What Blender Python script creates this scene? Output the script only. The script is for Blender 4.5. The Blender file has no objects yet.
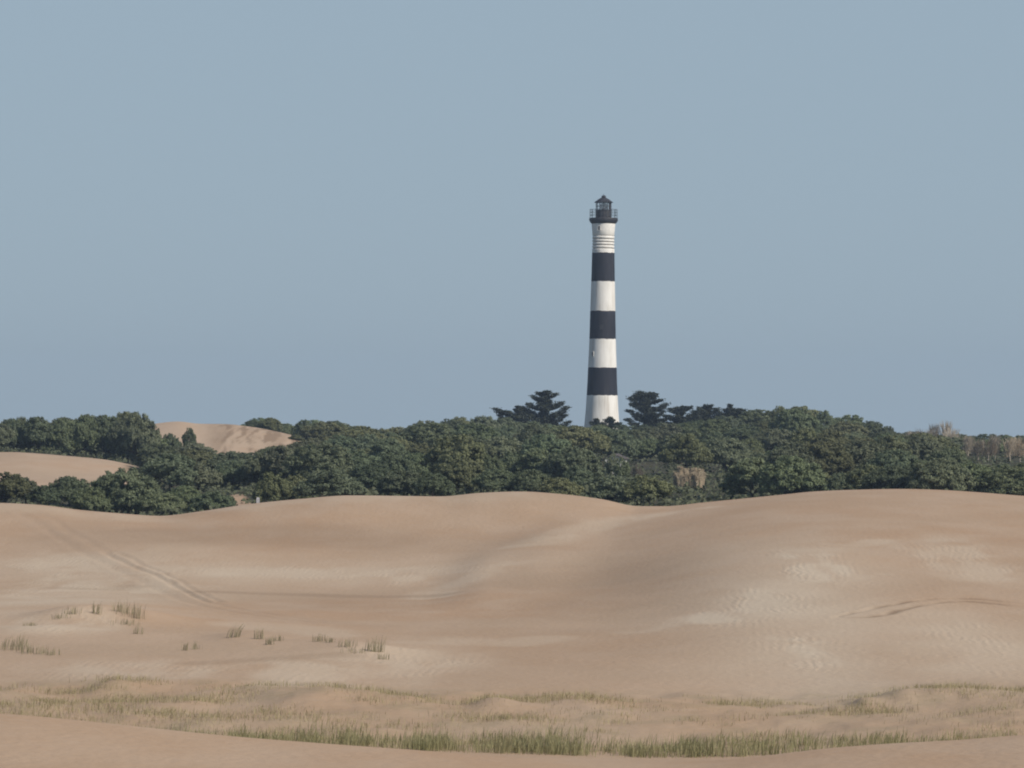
import bpy, math, random
import numpy as np

random.seed(7)
rng = np.random.default_rng(7)
SC = bpy.context.scene
COL = SC.collection
PI = math.pi

# ------------------------------------------------------------------ camera constants
F = 4050.0          # focal length in pixels of a 1024 px wide frame
CU, EYE = 512.0, 440.0   # optical column and eye-level row
CZ = 12.0           # camera height


def world_x(u, y_depth):
    return (u - CU) / F * y_depth


def world_z(row, y_depth):
    return CZ - (row - EYE) / F * y_depth


# ------------------------------------------------------------------ small helpers
def tag(o, label=None, cat=None, group=None, kind=None):
    if label: o['label'] = label
    if cat: o['category'] = cat
    if group: o['group'] = group
    if kind: o['kind'] = kind
    return o


def link(name, me, parent=None):
    o = bpy.data.objects.new(name, me)
    COL.objects.link(o)
    if parent is not None: o.parent = parent
    return o


def empty(name, loc, rz=0.0):
    o = bpy.data.objects.new(name, None)
    COL.objects.link(o)
    o.empty_display_size = 0.5
    o.location = loc
    o.rotation_euler = (0, 0, rz)
    return o


def mesh_np(name, verts, faces, mat=None, smooth=False):
    """verts (n,3), faces (m,k) all with k corners."""
    verts = np.asarray(verts, dtype=np.float32); faces = np.asarray(faces, dtype=np.int32)
    me = bpy.data.meshes.new(name)
    m, k = faces.shape
    me.vertices.add(len(verts)); me.vertices.foreach_set('co', verts.ravel())
    me.loops.add(m * k); me.loops.foreach_set('vertex_index', faces.ravel())
    me.polygons.add(m)
    me.polygons.foreach_set('loop_start', np.arange(0, m * k, k, dtype=np.int32))
    if smooth: me.polygons.foreach_set('use_smooth', np.ones(m, dtype=bool))
    me.update(calc_edges=True)
    if mat: me.materials.append(mat)
    return me


class MB:
    """collects boxes, tubes and lathes for ONE mesh"""
    def __init__(self): self.v = []; self.f = []; self.mi = []; self.cur = 0
    def add(self, vs, fs):
        b = len(self.v); self.v += [tuple(p) for p in vs]
        for q in fs: self.f.append([b + i for i in q]); self.mi.append(self.cur)
    def box(self, c, s, rz=0.0):
        x, y, z = s[0] / 2, s[1] / 2, s[2] / 2
        ca, sa = math.cos(rz), math.sin(rz)
        vs = []
        for dz in (-z, z):
            for dx, dy in ((-x, -y), (x, -y), (x, y), (-x, y)):
                vs.append((c[0] + dx * ca - dy * sa, c[1] + dx * sa + dy * ca, c[2] + dz))
        self.add(vs, [(3, 2, 1, 0), (4, 5, 6, 7), (0, 1, 5, 4), (1, 2, 6, 5), (2, 3, 7, 6), (3, 0, 4, 7)])
    def lathe(self, prof, n=48, closed_top=True, closed_bottom=True, a0=0.0, a1=2 * PI):
        full = abs(a1 - a0 - 2 * PI) < 1e-6
        m = n if full else n + 1
        vs = []; fs = []
        for r, z in prof:
            for i in range(m):
                a = a0 + (a1 - a0) * i / n
                vs.append((r * math.cos(a), r * math.sin(a), z))
        for j in range(len(prof) - 1):
            for i in range(n):
                i2 = (i + 1) % m
                fs.append((j * m + i, j * m + i2, (j + 1) * m + i2, (j + 1) * m + i))
        if full and closed_bottom: fs.append(tuple(reversed(range(m))))
        if full and closed_top: fs.append(tuple((len(prof) - 1) * m + i for i in range(m)))
        self.add(vs, fs)
    def tube(self, pts, radii, n=6, caps=True):
        pts = [np.array(p, float) for p in pts]
        vs = []; fs = []
        for k, p in enumerate(pts):
            d = pts[min(k + 1, len(pts) - 1)] - pts[max(k - 1, 0)]
            d /= (np.linalg.norm(d) + 1e-9)
            a = np.cross(d, (0, 0, 1.0) if abs(d[2]) < .9 else (1.0, 0, 0)); a /= np.linalg.norm(a)
            b = np.cross(d, a)
            for i in range(n):
                t = 2 * PI * i / n
                vs.append(p + radii[k] * (math.cos(t) * a + math.sin(t) * b))
        for k in range(len(pts) - 1):
            for i in range(n):
                j = (i + 1) % n
                fs.append((k * n + i, k * n + j, (k + 1) * n + j, (k + 1) * n + i))
        if caps:
            fs.append(tuple(reversed(range(n)))); fs.append(tuple((len(pts) - 1) * n + i for i in range(n)))
        self.add(vs, fs)
    def mesh(self, name, mats, smooth=False):
        me = bpy.data.meshes.new(name)
        me.from_pydata(self.v, [], self.f)
        for m in (mats if isinstance(mats, (list, tuple)) else [mats]): me.materials.append(m)
        me.polygons.foreach_set('material_index', self.mi)
        if smooth: me.polygons.foreach_set('use_smooth', [True] * len(self.f))
        me.update()
        return me
    def build(self, name, mats, parent=None, smooth=False):
        return link(name, self.mesh(name, mats, smooth), parent)


def pchip(x, y, xi):
    """monotone cubic through (x, y) along axis 0; y may be 2-D (knots, columns); xi 1-D."""
    x = np.asarray(x, float); y = np.asarray(y, float)
    one = y.ndim == 1
    if one: y = y[:, None]
    h = np.diff(x)[:, None]; d = np.diff(y, axis=0) / h
    m = np.zeros_like(y)
    w1 = 2 * h[1:] + h[:-1]; w2 = h[1:] + 2 * h[:-1]
    ok = d[:-1] * d[1:] > 0
    with np.errstate(divide='ignore', invalid='ignore'):
        mm = (w1 + w2) / (w1 / d[:-1] + w2 / d[1:])
    m[1:-1] = np.where(ok, mm, 0)
    m[0] = d[0]; m[-1] = d[-1]
    xi = np.asarray(xi, float)
    k = np.clip(np.searchsorted(x, xi) - 1, 0, len(x) - 2)
    t = ((xi - x[k]) / h[k, 0])[:, None]
    t = np.clip(t, 0, 1); hk = h[k]
    r = ((1 + 2 * t) * (1 - t) ** 2 * y[k] + t * (1 - t) ** 2 * hk * m[k]
         + t * t * (3 - 2 * t) * y[k + 1] + t * t * (t - 1) * hk * m[k + 1])
    return r[:, 0] if one else r


_perm = rng.permutation(512)
_gr = rng.uniform(-1, 1, 512)


def vnoise(x, y):
    """smooth value noise, roughly -1..1"""
    xi = np.floor(x).astype(int); yi = np.floor(y).astype(int)
    fx = x - xi; fy = y - yi
    fx = fx * fx * fx * (fx * (fx * 6 - 15) + 10); fy = fy * fy * fy * (fy * (fy * 6 - 15) + 10)
    def g(a, b): return _gr[(_perm[(a & 511)] + (b & 511) * 37) & 511]
    a = g(xi, yi) * (1 - fx) + g(xi + 1, yi) * fx
    b = g(xi, yi + 1) * (1 - fx) + g(xi + 1, yi + 1) * fx
    return a * (1 - fy) + b * fy


def fbm(x, y, n=3):
    s = 0; a = 1.0; t = 0
    for k in range(n):
        s = s + a * vnoise(x * 2 ** k + 17.3 * k, y * 2 ** k - 9.1 * k); t += a; a *= .5
    return s / t


def sstep(a, b, x):
    t = np.clip((x - a) / (b - a), 0, 1)
    return t * t * (3 - 2 * t)


# ------------------------------------------------------------------ materials
def new_mat(name):
    m = bpy.data.materials.new(name); m.use_nodes = True
    nt = m.node_tree
    return m, nt, nt.nodes['Principled BSDF']


def N(nt, t, **kw):
    n = nt.nodes.new(t)
    for k, v in kw.items(): setattr(n, k, v)
    return n


def mixc(nt, fac, a, b, mode='MIX'):
    n = N(nt, 'ShaderNodeMix', data_type='RGBA', blend_type=mode)
    for sock, v in ((n.inputs['Factor'], fac), (n.inputs['A'], a), (n.inputs['B'], b)):
        pass
    ins = [i for i in n.inputs if i.enabled]
    def put(s, v):
        if hasattr(v, 'is_output'): nt.links.new(v, s)
        elif isinstance(v, (tuple, list)): s.default_value = (v[0], v[1], v[2], 1)
        else: s.default_value = v
    put(ins[0], fac); put(ins[1], a); put(ins[2], b)
    return [o for o in n.outputs if o.enabled][0]


def ramp(nt, src, p0, p1, c0=(0, 0, 0), c1=(1, 1, 1)):
    n = N(nt, 'ShaderNodeMapRange'); n.interpolation_type = 'SMOOTHSTEP'
    nt.links.new(src, n.inputs['Value'])
    n.inputs['From Min'].default_value = p0; n.inputs['From Max'].default_value = p1
    return n.outputs['Result']


def math_node(nt, op, a, b):
    n = N(nt, 'ShaderNodeMath', operation=op)
    for s, v in ((n.inputs[0], a), (n.inputs[1], b)):
        if hasattr(v, 'is_output'): nt.links.new(v, s)
        else: s.default_value = v
    return n.outputs[0]


def simple_mat(name, col, rough=.7, metal=0.0, noise=0.15, scale=3.0):
    m, nt, b = new_mat(name)
    tc = N(nt, 'ShaderNodeTexCoord'); nz = N(nt, 'ShaderNodeTexNoise')
    nz.inputs['Scale'].default_value = scale; nz.inputs['Detail'].default_value = 5
    nt.links.new(tc.outputs['Object'], nz.inputs['Vector'])
    c = mixc(nt, ramp(nt, nz.outputs['Fac'], .3, .7), tuple(x * (1 - noise) for x in col), tuple(min(1, x * (1 + noise)) for x in col))
    nt.links.new(c, b.inputs['Base Color'])
    b.inputs['Roughness'].default_value = rough; b.inputs['Metallic'].default_value = metal
    return m


def sand_material():
    m, nt, b = new_mat('wind_blown_sand')
    tc = N(nt, 'ShaderNodeTexCoord')
    def attr(n):
        a = N(nt, 'ShaderNodeAttribute'); a.attribute_name = n
        return a.outputs['Fac']
    pale, dark, veg, rip = attr('pale'), attr('dark'), attr('veg'), attr('ripple')
    def noise(scale, detail=4, vec=None, sx=1, sy=1):
        mp = N(nt, 'ShaderNodeMapping'); mp.inputs['Scale'].default_value = (sx, sy, 1)
        nt.links.new(tc.outputs['Object'], mp.inputs['Vector'])
        n = N(nt, 'ShaderNodeTexNoise'); n.inputs['Scale'].default_value = scale; n.inputs['Detail'].default_value = detail
        nt.links.new(mp.outputs[0], n.inputs['Vector'])
        return n.outputs['Fac']
    base = mixc(nt, ramp(nt, noise(.035, 5), .35, .68), (.430, .287, .183), (.424, .306, .209))
    base = mixc(nt, ramp(nt, noise(.22, 4, sx=1, sy=.5), .35, .75), base, (.462, .334, .232))
    # tiny streaks
    base = mixc(nt, math_node(nt, 'MULTIPLY', ramp(nt, noise(1.6, 6, sx=.6, sy=1.5), .45, .75), .35), base, (.46, .345, .25))
    base = mixc(nt, math_node(nt, 'MULTIPLY', pale, .9), base, (.57, .468, .352))
    base = mixc(nt, math_node(nt, 'MULTIPLY', dark, .8), base, (.225, .152, .095))  # wheel ruts, hill scrub and the painted dune shading
    base = mixc(nt, math_node(nt, 'MULTIPLY', attr('thatch'), .34), base, mixc(nt, ramp(nt, noise(3.0, 5), .35, .65), (.25, .215, .115), (.37, .30, .19)))
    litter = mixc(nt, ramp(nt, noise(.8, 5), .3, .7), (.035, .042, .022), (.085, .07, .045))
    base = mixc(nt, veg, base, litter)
    nt.links.new(base, b.inputs['Base Color'])
    b.inputs['Roughness'].default_value = .95
    b.inputs['Specular IOR Level'].default_value = .15
    # ripples
    mp = N(nt, 'ShaderNodeMapping'); mp.inputs['Rotation'].default_value = (0, 0, math.radians(3))
    nt.links.new(tc.outputs['Object'], mp.inputs['Vector'])
    wv = N(nt, 'ShaderNodeTexWave', wave_type='BANDS', bands_direction='X')
    wv.inputs['Scale'].default_value = .72; wv.inputs['Distortion'].default_value = 9
    wv.inputs['Detail'].default_value = 3; wv.inputs['Detail Scale'].default_value = .35
    nt.links.new(mp.outputs[0], wv.inputs['Vector'])
    mp2 = N(nt, 'ShaderNodeMapping'); mp2.inputs['Rotation'].default_value = (0, 0, math.radians(-5))
    nt.links.new(tc.outputs['Object'], mp2.inputs['Vector'])
    wv2 = N(nt, 'ShaderNodeTexWave', wave_type='BANDS', bands_direction='X')
    wv2.inputs['Scale'].default_value = 1.05; wv2.inputs['Distortion'].default_value = 11
    wv2.inputs['Detail'].default_value = 3; wv2.inputs['Detail Scale'].default_value = .8
    nt.links.new(mp2.outputs[0], wv2.inputs['Vector'])
    rip = math_node(nt, 'MULTIPLY', rip, math_node(nt, 'MULTIPLY', ramp(nt, noise(.45, 4, sx=1, sy=.4), .35, .7), 1.6))
    h = math_node(nt, 'MULTIPLY', math_node(nt, 'ADD', math_node(nt, 'MULTIPLY', wv.outputs['Fac'], 1.0), math_node(nt, 'MULTIPLY', wv2.outputs['Fac'], .5)), rip)
    nz = noise(2.2, 6)
    h = math_node(nt, 'ADD', math_node(nt, 'MULTIPLY', h, .009), math_node(nt, 'MULTIPLY', nz, .06))
    bp = N(nt, 'ShaderNodeBump'); bp.inputs['Strength'].default_value = 1.0; bp.inputs['Distance'].default_value = 1.0
    nt.links.new(h, bp.inputs['Height']); nt.links.new(bp.outputs[0], b.inputs['Normal'])
    return m


def leaf_material(name, c0, c1, trans=.32, vary=True):
    m, nt, b = new_mat(name)
    oi = N(nt, 'ShaderNodeObjectInfo'); tc = N(nt, 'ShaderNodeTexCoord')
    nz = N(nt, 'ShaderNodeTexNoise'); nz.inputs['Scale'].default_value = .9; nz.inputs['Detail'].default_value = 4
    nt.links.new(tc.outputs['Object'], nz.inputs['Vector'])
    geo = N(nt, 'ShaderNodeNewGeometry')
    c = mixc(nt, ramp(nt, nz.outputs['Fac'], .32, .68), c0, c1)
    c = mixc(nt, math_node(nt, 'MULTIPLY', geo.outputs['Random Per Island'], .3), c, tuple(x * 1.25 for x in c1))
    if vary: c = mixc(nt, 1.0, c, oi.outputs['Color'], 'MULTIPLY')
    nt.links.new(c, b.inputs['Base Color'])
    b.inputs['Roughness'].default_value = .65
    b.inputs['Specular IOR Level'].default_value = .25
    tr = N(nt, 'ShaderNodeBsdfTranslucent'); nt.links.new(c, tr.inputs['Color'])
    mx = N(nt, 'ShaderNodeMixShader'); mx.inputs[0].default_value = trans
    nt.links.new(b.outputs[0], mx.inputs[1]); nt.links.new(tr.outputs[0], mx.inputs[2])
    nt.links.new(mx.outputs[0], nt.nodes['Material Output'].inputs['Surface'])
    return m


M_SAND = sand_material()
M_LEAF = leaf_material('broad_leaves', (.126, .142, .082), (.196, .216, .126))
M_CYP = leaf_material('cypress_foliage', (.040, .050, .038), (.070, .080, .056), .1)
M_DRY = leaf_material('dry_twigs', (.32, .275, .215), (.45, .39, .31), .1)
M_BARK = simple_mat('bark', (.10, .08, .062), .9, scale=2)
M_GRASS_GREEN = leaf_material('green_marram', (.235, .225, .105), (.34, .305, .165), .3, False)
M_GRASS_PALE = leaf_material('pale_marram', (.31, .27, .14), (.43, .36, .21), .3, False)
M_TUFT = leaf_material('tuft_marram', (.25, .22, .13), (.36, .31, .20), .3, False)
M_UNDER = leaf_material('undergrowth_leaves', (.07, .08, .045), (.12, .13, .07), .2, False)

# ------------------------------------------------------------------ terrain
LIP = [(-300, 712), (-150, 710), (0, 714), (60, 719), (125, 726), (250, 739), (330, 745), (400, 750), (520, 759), (600, 763.5), (650, 764.5), (700, 763), (760, 757), (830, 749), (900, 744), (960, 741), (1024, 736), (1200, 728), (1324, 725)]
CREST = [(-300, 500), (-100, 502), (0, 503), (40, 505), (80, 510), (120, 513.5), (160, 516), (200, 511.5), (250, 504), (300, 499), (350, 495.5), (400, 496), (440, 496.5), (480, 493), (520, 491.5), (560, 494), (600, 499), (640, 506.5), (665, 506.5), (700, 503), (740, 499), (780, 495), (815, 491.5), (850, 490), (900, 489), (940, 490), (980, 492.5), (1024, 496), (1150, 502), (1324, 506)]
US = np.array([-300, 0, 100, 200, 300, 400, 480, 560, 630, 700, 780, 850, 920, 1024, 1324], float)
TABLE = {                                   # height of the ground at depth Y, one value per column of US
    133: [2.35, 2.25, 2.15, 2.05, 1.95, 1.85, 1.75, 1.7, 1.6, 1.6, 1.65, 1.8, 1.9, 2.0, 2.3],
    150: [2.2, 2.1, 2.05, 1.95, 1.95, 1.85, 1.7, 1.75, 1.7, 1.65, 1.6, 1.75, 1.85, 2.0, 2.2],
    170: [1.9, 1.7, 1.8, 1.75, 1.7, 1.4, 1.45, 1.4, 1.35, 1.3, 1.25, 1.4, 1.6, 1.7, 1.7],
    200: [2.2, 2.25, 2.2, 2.0, 1.95, 1.7, 1.6, 1.6, 1.7, 2.0, 2.25, 2.35, 2.4, 2.35, 2.0],
    230: [2.5, 2.7, 2.75, 2.2, 1.95, 1.75, 1.8, 1.95, 2.15, 2.9, 3.5, 3.55, 3.6, 3.5, 3.2],
    260: [2.3, 2.2, 2.15, 1.95, 1.8, 1.85, 2.05, 2.3, 2.8, 3.9, 4.75, 4.9, 4.9, 4.8, 4.4],
    290: [2.7, 2.8, 2.8, 2.75, 2.7, 2.65, 2.85, 3.3, 3.9, 5.1, 6.0, 6.2, 6.2, 6.0, 5.6],
    320: [4.6, 4.7, 4.7, 4.6, 4.5, 4.5, 4.5, 4.7, 5.1, 6.1, 7.05, 7.4, 7.5, 7.1, 6.6],
    368: [5.9, 5.7, 4.6, 4.6, 5.7, 6.3, 6.4, 6.4, 5.5, 5.8, 6.4, 6.9, 7.0, 6.4, 5.8],
    410: [4.5, 4.4, 3.9, 3.9, 4.3, 4.6, 4.8, 4.7, 4.2, 4.3, 4.8, 5.2, 5.2, 4.8, 4.3],
}
FOREST = {                                  # the same as picture rows at depth Y
    455: [508, 509, 517, 516, 508, 504, 501, 501, 510, 508, 504, 501, 500, 504, 512],
    520: [492, 489, 492, 494, 490, 488, 486, 486, 490, 489, 487, 486, 486, 488, 494],
    620: [452, 452, 460, 477, 474, 472, 470, 470, 473, 473, 470, 470, 470, 474, 478],
    720: [452, 454, 460, 462, 462, 459, 456, 458, 459, 459, 452, 452, 456, 462, 466],
    800: [450, 450, 448, 424, 434, 449, 446, 449, 449, 449, 440, 441, 448, 454, 456],
    900: [448, 447, 445, 441, 446, 447, 440, 440, 440, 440, 429, 434, 444, 448, 450],
}
KY = [-300, -60, 0, 25, 60, 100, 125] + [133, 150, 170, 200, 230, 260, 290, 320, 345, 368, 410] + [455, 520, 620, 720, 800, 900, 1000, 1300, 3000]

fine = np.arange(-220, 1245, 2.5)
outer = 40 * 1.16 ** np.arange(0, 24)
UG = np.concatenate([fine[0] - np.cumsum(outer)[::-1], fine, fine[-1] + np.cumsum(outer)])
YG = np.concatenate([np.arange(-300, 90, 15), np.arange(90, 190, .8), np.arange(190, 300, .5), np.arange(300, 412, .8), np.arange(412, 1010, 2.5), 1010 * 1.045 ** np.arange(0, 26)])
YG = YG[YG <= 3000]
uc = np.clip(UG, -300, 1324)


def prof_rows(p):
    p = np.array(p, float); return pchip(p[:, 0], p[:, 1], uc)


UQ = np.arange(-300, 1325, 5.0)
_kern = np.exp(-.5 * (np.arange(-120, 121, 5.0) / 38) ** 2); _kern /= _kern.sum()


def smooth_cols(vals):
    q = pchip(US, vals, UQ)
    q = np.convolve(np.pad(q, len(_kern) // 2, mode='edge'), _kern, 'valid')
    return np.interp(uc, UQ, q)


knots = []
for k in KY:
    if k in TABLE: h = smooth_cols(np.array(TABLE[k]))
    elif k in FOREST:
        row = pchip(US, np.array(FOREST[k], float), uc)
        if k == 800:                        # bare dune top between the trees
            d = pchip([-300, 50, 110, 150, 178, 200, 225, 250, 280, 310, 345, 1324], [450, 449, 440, 424.5, 421.5, 423.5, 423.8, 426.5, 432, 440, 449, 449], uc)
            row = np.where((uc > 50) & (uc < 345), d, row)
        h = world_z(row, k)
    elif k == 125: h = world_z(prof_rows(LIP), 125)
    elif k == 345: h = world_z(prof_rows(CREST), 345)
    else:
        h = np.full(len(uc), {-300: 7.0, -60: 9.6, 0: 10.4, 25: 8.2, 60: 4.6, 100: 2.75, 1000: 9.5, 1300: 6.0, 3000: 2.0}[k])
    knots.append(h)
Z = pchip(KY, np.array(knots), YG)          # (rows, columns)
XX = (UG[None, :] - CU) / F * np.maximum(YG, 100)[:, None]
YY = np.repeat(YG[:, None], len(UG), 1)
UU = np.repeat(UG[None, :], len(YG), 0)


def rows_of(Zg): return EYE + F * (CZ - Zg) / np.maximum(YG, 20)[:, None]


# gentle natural unevenness of the dunes
amp = .16 * sstep(150, 230, YY) * (1 - sstep(330, 342, YY)) + .10 * sstep(136, 142, YY) * (1 - sstep(165, 180, YY)) + .5 * sstep(385, 450, YY) * (1 - .8 * sstep(700, 780, YY))
Z += amp * fbm(XX / 14, YY / 22, 3)
# uneven hummocks caught by the marram in the hollow behind the near edge
hm = sstep(134, 139, YY) * (1 - sstep(168, 176, YY))
Z += hm * .22 * fbm(XX / 2.6 + 40, YY / 5.0, 3)


def add_bump(u, y, su, sy, h, sharp=None):
    """mound at column u and depth y, su and sy in metres"""
    global Z
    x = world_x(u, y)
    dx = (XX - x) / su; dy = (YY - y) / sy
    if sharp is not None: dx = np.where(dx < 0, dx / sharp, dx)
    Z += h * np.exp(-(dx * dx + dy * dy))


# marram hummocks: small scarps with a steep left side
add_bump(905, 160, 2.2, 4.5, .42, .45); add_bump(862, 158, 1.1, 3.0, .38, .4); add_bump(980, 160, 2.6, 5, .25)
add_bump(112, 166, 1.6, 4, .34, .55); add_bump(20, 160, 1.6, 4, .2); add_bump(330, 160, 2.6, 6, .42); add_bump(260, 163, 1.5, 4, .2)
add_bump(410, 158, 1.0, 3, .2); add_bump(492, 156, 1.2, 4, .26, .6); add_bump(585, 160, 2.5, 6, .15)
# mounds under the tufts
add_bump(115, 218, 3.2, 5, .55); add_bump(65, 216, 2.0, 4, .35); add_bump(35, 205, 2.5, 4, .25)
add_bump(245, 203, 1.8, 4, .3); add_bump(360, 196, 2.2, 4, .35); add_bump(300, 199, 3.0, 4, .2)


def ground_at_pixel(u, row, y0=96.0):
    """depth of the ground seen at picture position (u,row)"""
    j = int(np.clip(np.searchsorted(UG, u), 0, len(UG) - 1))
    R = EYE + F * (CZ - Z[:, j]) / np.maximum(YG, 20)
    ok = np.where((YG >= y0) & (R <= row))[0]
    return float(YG[ok[0]]) if len(ok) else 3000.0


def ground_z(x, y):
    """bilinear height at world (x,y)"""
    x = np.asarray(x, float); y = np.asarray(y, float)
    u = CU + F * x / np.maximum(y, 100)
    j = np.clip(np.searchsorted(UG, u) - 1, 0, len(UG) - 2); i = np.clip(np.searchsorted(YG, y) - 1, 0, len(YG) - 2)
    a = np.clip((u - UG[j]) / (UG[j + 1] - UG[j]), 0, 1); b = np.clip((y - YG[i]) / (YG[i + 1] - YG[i]), 0, 1)
    return (Z[i, j] * (1 - a) + Z[i, j + 1] * a) * (1 - b) + (Z[i + 1, j] * (1 - a) + Z[i + 1, j + 1] * a) * b


def polyline_world(pts, y0=96.0):
    p = np.array(pts, float)
    us = np.linspace(0, 1, 60)
    t = np.concatenate([[0], np.cumsum(np.hypot(*np.diff(p, axis=0).T))]); t /= t[-1]
    u = pchip(t, p[:, 0], us); r = pchip(t, p[:, 1], us)
    y = np.array([ground_at_pixel(a, b, y0) for a, b in zip(u, r)])
    y = np.convolve(np.pad(y, 3, mode='edge'), np.ones(7) / 7, 'valid')
    return np.stack([(u - CU) / F * y, y], 1)


def dist_to(line, box=6.0):
    """distance of every ground vertex to a world polyline, signed side, only near it"""
    D = np.full(Z.shape, 1e3)
    m = (XX > line[:, 0].min() - box) & (XX < line[:, 0].max() + box) & (YY > line[:, 1].min() - box) & (YY < line[:, 1].max() + box)
    px, py = XX[m], YY[m]
    best = np.full(px.shape, 1e3)
    for a, b in zip(line[:-1], line[1:]):
        d = b - a; L = max(1e-9, d @ d)
        t = np.clip(((px - a[0]) * d[0] + (py - a[1]) * d[1]) / L, 0, 1)
        ex = px - a[0] - t * d[0]; ey = py - a[1] - t * d[1]
        dd = np.hypot(ex, ey) * np.sign(d[0] * ey - d[1] * ex + 1e-9)
        best = np.where(np.abs(dd) < np.abs(best), dd, best)
    D[m] = best
    return D


PALE = np.zeros(Z.shape); DARK = np.zeros(Z.shape); RIP = np.zeros(Z.shape)
# spur: left shoulder of the great dune
sp = polyline_world([(425, 601), (470, 582), (520, 556), (570, 536), (620, 518)])
D = dist_to(sp, 30)
Z += .45 * sstep(425, 490, UU) * (1 - sstep(530, 620, UU)) * np.exp(-np.where(D > 0, D / 4.0, D / 9.0) ** 2) * (np.abs(D) < 40)
# vehicle tracks: two ruts with low berms, the disturbed sand a little darker
def track(pts, gauge, w, depth, dark):
    global Z
    D = dist_to(polyline_world(pts), 8)
    wob = .45 * fbm(XX / 2.5, YY / 6.0, 3)
    for s in (-1, 1):
        d = (np.abs(D + wob + s * gauge / 2) / w)
        k = np.abs(D) < 8
        Z += np.where(k, -depth * np.exp(-d ** 2) + .55 * depth * np.exp(-((d - 1.7) / .7) ** 2), 0)
        DARK[:] = np.maximum(DARK, np.where(k, dark * np.exp(-d ** 2) * np.clip(.5 + 1.3 * fbm(XX / 1.2, YY / 5, 2), 0, 1.2), 0))


def img_blob(u, row, ru, rr, y0=96.0):
    """mask that is 1 around the ground seen near (u,row); extents in metres from picture size"""
    y = ground_at_pixel(u, row, y0); ya = ground_at_pixel(u, row - rr, y0); yb = ground_at_pixel(u, row + rr, y0)
    x = world_x(u, y)
    su = max(.3, ru / F * y); sy = max(1.0, (ya - yb) / 2)
    dx = (XX - x) / su; dy = (YY - y) / sy
    return np.exp(-(dx * dx + dy * dy))


def img_band(pts, w_m, y0=96.0):
    D = dist_to(polyline_world(pts, y0), w_m * 3)
    return np.exp(-(D / w_m) ** 2)


track([(30, 512), (70, 538), (105, 558), (130, 571), (165, 588), (195, 602), (240, 612), (300, 620), (370, 626)], 1.7, .4, .025, .14)
DARK = np.maximum(DARK, .13 * img_band([(30, 512), (70, 538), (105, 558), (130, 571), (165, 588), (195, 602), (240, 612), (300, 620), (370, 626)], 2.4))
track([(110, 552), (150, 571), (190, 592), (215, 603)], .9, .28, .045, .34)
track([(855, 618), (885, 609), (920, 603), (960, 600), (1000, 603), (1050, 610), (1120, 625)], 1.6, .3, .035, .8)
edge = .55 + 1.1 * fbm(XX / 2.4 + 7, YY / 7.0, 4)     # ragged edges of the pale drifts and painted lit rims
def drift_or_lit(mask, k=1.0):
    global PALE
    PALE = np.maximum(PALE, k * sstep(.08, 1.1, mask * 1.15 * np.clip(edge + .35, .3, 1.3)))
def ripples(mask, k=1.0):
    global RIP
    RIP = np.maximum(RIP, k * sstep(.1, .8, mask * np.clip(edge + .5, .3, 1.3)))

for b in ((755, 605, 55, 22), (715, 618, 45, 10), (800, 570, 30, 26), (790, 650, 60, 28), (830, 560, 22, 18)):
    mk = img_blob(*b); drift_or_lit(mk, 1.0); ripples(mk, 1.0)
for b in ((750, 612, 90, 34), (815, 565, 70, 36), (790, 600, 110, 70), (800, 660, 110, 44), (960, 650, 110, 40), (250, 573, 280, 13), (60, 600, 120, 18)):
    PALE = np.maximum(PALE, .8 * img_blob(*b) * (.8 + .5 * fbm(XX / 5, YY / 9, 3)))
for b in ((90, 590, 130, 22), (60, 625, 80, 14), (280, 572, 160, 12), (400, 575, 110, 10), (60, 565, 80, 12)):
    mk = img_blob(*b); drift_or_lit(mk, .75); ripples(mk, .8)
for b in ((410, 660, 90, 16), (330, 672, 120, 14), (150, 672, 130, 10), (980, 640, 60, 30), (960, 560, 60, 25), (1000, 660, 50, 20)):
    mk = img_blob(*b); drift_or_lit(mk, .6); ripples(mk, .9)
for pts, w, k in (([(528, 545), (560, 535), (600, 526), (640, 518), (690, 510)], 2.2, .8), ([(808, 598), (840, 586), (872, 574)], 1.2, .95), ([(855, 546), (885, 540)], 1.3, .8),
                  ([(765, 548), (800, 543), (830, 545)], 1.0, .7), ([(660, 630), (700, 615), (745, 603)], 2.0, .8), ([(250, 625), (330, 634), (440, 642)], 3.0, .6),
                  ([(512, 645), (545, 638)], 1.5, .6), ([(0, 577), (60, 582), (120, 584)], 2.5, .5), ([(150, 517), (250, 506), (350, 499), (480, 496)], 4, .5), ([(0, 507), (80, 514), (150, 520)], 4, .5)):
    drift_or_lit(img_band(pts, w * 1.25), k * .6)  # crest and spur bands paint sunlit rims; the rest is pale sand
# shading of flank, slopes and hollows painted in as darker, pinker colour
def relief_shade(mask, k):
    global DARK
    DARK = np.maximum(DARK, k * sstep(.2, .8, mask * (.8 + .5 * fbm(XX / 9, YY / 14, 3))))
relief_shade(img_blob(600, 590, 130, 45), .3); relief_shade(img_blob(560, 645, 170, 35), .14)
relief_shade(img_blob(300, 538, 260, 17), .38); relief_shade(img_blob(330, 605, 150, 12), .14)
relief_shade(img_band([(200, 592), (300, 595), (380, 597), (440, 596)], 2.3), .45); drift_or_lit(img_band([(426, 599), (470, 580), (514, 561)], 2.2), .5); relief_shade(img_band([(60, 588), (110, 590), (135, 586)], 2.0), .35)  # hollow shade painted as bands, with a painted lit edge on the spur
relief_shade(img_band([(200, 664), (280, 659), (340, 655)], 1.5), .3)
ripples(sstep(100, 110, YY) * (1 - sstep(128, 132, YY)), .12)

RIP = np.maximum(RIP, .2 * sstep(172, 185, YY) * (1 - sstep(335, 345, YY)))
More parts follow.
